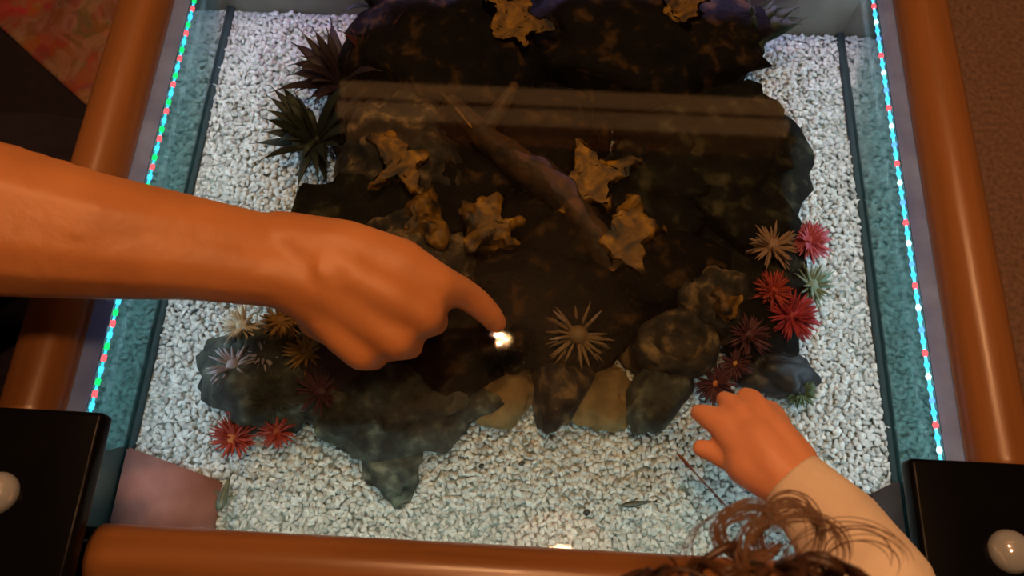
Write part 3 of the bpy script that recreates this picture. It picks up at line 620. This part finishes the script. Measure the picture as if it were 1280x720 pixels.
# cut the cuff square to the forearm
ca, cb = np.array(J(985, 600, .030, 0)[:3]), np.array(J(1040, 655, .038, 0)[:3]); dn = (cb - ca) / np.linalg.norm(cb - ca)
t = (V - ca) @ dn; low = (t < .0) & (V[:, 1] > 0); V[low] -= (t[low])[:, None] * dn
mk('sweater', V, F, SLEEVE, kid)
V, F = blob([[(hx + s * .045, hy - .03, -.14, .066), (hx + s * .05, hy - .02, -.28, .052), (hx + s * .05, hy - .03, -.40, .040)] for s in (-1, 1)], .006, 3); mk('trousers', V, F, flat('toddler_trousers', (.1, .12, .2), .9), kid)
# hair: a cap of locks plus loose curls
V, F = ICO[4]; V = V.copy()
for i, p in enumerate(V):
    k = 1 + .05 * noise.fractal(Vector(p) * 4, 1, 2, 4)
    zz = p[2] if p[1] < .3 else max(p[2], .1)
    V[i] = (p[0] * .081 * k, p[1] * .081 * k, zz * .078 * k + .006)
hair = mk('hair', V + np.array([hx, hy, .2]), F, HAIR, kid)
lr = np.random.default_rng(9); mb = MB()
for i in range(260):
    az = lr.uniform(0, 2 * math.pi); el = lr.uniform(.1, 1.4); d = np.array([math.cos(az) * math.cos(el), math.sin(az) * math.cos(el), math.sin(el)])
    b = np.array([hx, hy, .2]) + d * .078; tdir = np.cross(d, lr.normal(size=3)); tdir /= np.linalg.norm(tdir)
    pts = [b + tdir * .03 * t + d * (.010 * math.sin(t * 3.0) + .003) + np.cross(d, tdir) * .006 * math.sin(t * 7 + i) for t in np.linspace(0, 1, 8)]
    mb.add(*tube(pts, np.array([.5, 1, 1, 1, 1, .8, .5, .15]) * .0016, 5))
mb.build('hair_locks', HAIR, hair)
def strand(px, zs, r, n=30):
    P = spline([at(u, v, z) for (u, v), z in zip(px, np.linspace(*zs, len(px)))], n)
    R = r * np.concatenate([np.linspace(1, 1, n - 8), np.linspace(1, .25, 8)]); mb.add(*tube(P, R, 6))
mb = MB()
def ring(cu, cv, ru, rv, a0, a1, k=12): return [(cu + ru * math.cos(math.radians(a)), cv + rv * math.sin(math.radians(a))) for a in np.linspace(a0, a1, k)]
lr = np.random.default_rng(3)
for (cu, cv, ru, rv, a0, a1, cnt, z) in ((938, 664, 42, 30, 40, 350, 34, .17), (985, 668, 38, 42, 150, 400, 26, .17), (1000, 690, 55, 48, 200, 380, 12, .18), (1075, 705, 45, 34, 190, 370, 4, .18), (1060, 712, 80, 60, 200, 350, 4, .18), (920, 690, 60, 45, 120, 300, 4, .18), (960, 690, 30, 40, 0, 300, 22, .18)):
    for q in range(cnt):
        j = lr.normal(size=4); strand([(900 + 60 * (cu - 900) / 90 + lr.uniform(-30, 30) , 745)] * 0 + ring(cu + j[0] * 4, cv + j[1] * 4, ru + j[2] * 4, rv + j[3] * 4, a0 + lr.uniform(-15, 15), a1 + lr.uniform(-15, 15)), (z, z + .01), lr.uniform(.00016, .00034))
mb.build('loose_curls', mat('loose_hair', [(.3, (.09, .04, .018)), (.7, (.17, .085, .04))], 40, .5), hair)
mb = MB()
for q in range(5):
    P = spline([at(u + q * .5, v + q * .7, z) for u, v, z in ((846, 566, .10), (862, 583, .11), (880, 603, .12), (905, 630, .14), (925, 655, .16), (950, 700, .19))], 24)
    mb.add(*tube(P, np.array([.6, 1.3, 1.6, 1.5, 1.2, .9] + [.6] * 18) * .0006, 6))
mb.build('hair_wisp', mat('reddish_hair_tip', [(.3, (.12, .04, .02)), (.7, (.2, .07, .04))], 40, .5), hair)

# ------------------------------------------------------------------ cloths on the floor
def cloth(name, x0, x1, y0, y1, base, hfun, m, label, cat, n=60, thick=.004):
    V = []; F = []
    for i in range(n):
        for j in range(n):
            s, t = i / (n - 1), j / (n - 1); x = x0 + (x1 - x0) * s; y = y0 + (y1 - y0) * t
            V.append((x, y, base + thick + hfun(x, y, s, t)))
    m_ = len(V); V += [(x, y, base + max(0, z - base - thick) ) for x, y, z in V]
    for i in range(n - 1):
        for j in range(n - 1):
            a = i * n + j; F.append((a, a + n, a + n + 1, a + 1)); F.append((m_ + a, m_ + a + 1, m_ + a + n + 1, m_ + a + n))
    ed = [i * n for i in range(n)] + [(n-1) * n + j for j in range(1, n)] + [i * n + n - 1 for i in range(n - 2, -1, -1)] + [j for j in range(n - 2, 0, -1)]
    for a, b in zip(ed, ed[1:] + ed[:1]): F.append((b, a, m_ + a, m_ + b))
    return tag(mk(name, V, F, m), label, cat)
cloth('rug', -1.5, -.42, -.3, .95, -H, lambda x, y, s, t: .001 * noise.noise(Vector((x * 30, y * 30, 0))), BLACKCLOTH, 'black rug on the floor left of the table', 'rug')
FL, nt, out = new_mat('floral_print'); L = nt.links
tc = N(nt, 'ShaderNodeTexCoord'); vo = N(nt, 'ShaderNodeTexVoronoi', Scale=45); no = N(nt, 'ShaderNodeTexNoise', Scale=14, Detail=5, Distortion=1.5)
L.new(tc.outputs['Object'], vo.inputs['Vector']); L.new(tc.outputs['Object'], no.inputs['Vector'])
cr = N(nt, 'ShaderNodeValToRGB'); cr.color_ramp.interpolation = 'EASE'
for i, (pos, c) in enumerate([(.28, (.45, .03, .05)), (.42, (.40, .10, .06)), (.50, (.30, .15, .10)), (.58, (.38, .28, .26)), (.68, (.16, .13, .06)), (.78, (.36, .10, .14))]):
    el = cr.color_ramp.elements[i] if i < 2 else cr.color_ramp.elements.new(pos); el.position = pos; el.color = (*c, 1)
L.new(no.outputs['Fac'], cr.inputs[0])
mx = N(nt, 'ShaderNodeMix', data_type='RGBA'); mx.inputs[0].default_value = .12; L.new(cr.outputs[0], mx.inputs[6]); L.new(vo.outputs['Color'], mx.inputs[7])
hs = N(nt, 'ShaderNodeMix', data_type='RGBA', blend_type='MULTIPLY'); hs.inputs[0].default_value = 1; L.new(mx.outputs[2], hs.inputs[6]); hs.inputs[7].default_value = (.8, .5, .4, 1)
p = N(nt, 'ShaderNodeBsdfPrincipled', Roughness=.9); L.new(hs.outputs[2], p.inputs['Base Color']); L.new(p.outputs[0], out.inputs[0])
def heap(x, y, s, t):
    # a thrown cloth: high fold along the far side, one long slanting hem towards the table
    return .05 * (.6 + .4 * math.sin(x * 21 + y * 9)) * math.sin(math.pi * min(max(t, .02), .98)) * math.sin(math.pi * min(max(s, .02), .98)) + .012 * noise.noise(Vector((x * 14, y * 14, 2)))* math.sin(math.pi * s)
a0, a1 = at(112, 136, -H), at(-120, -50, -H); a1 = at(-5, 30, -H) + (at(-5, 30, -H) - a0) * .9; dd = a0 - a1; ang = math.atan2(dd[1], dd[0])
o = cloth('floral_cloth', 0, float(np.linalg.norm(dd)) + .06, 0, .34, 0, heap, FL, 'crumpled floral-patterned cloth on the floor behind the left rail', 'cloth')
og = ORG[o.name]; ca_, sa_ = math.cos(ang), math.sin(ang)
o.rotation_euler = (0, 0, ang); o.location = (a1[0] + ca_ * og[0] - sa_ * og[1], a1[1] + sa_ * og[0] + ca_ * og[1], .003)
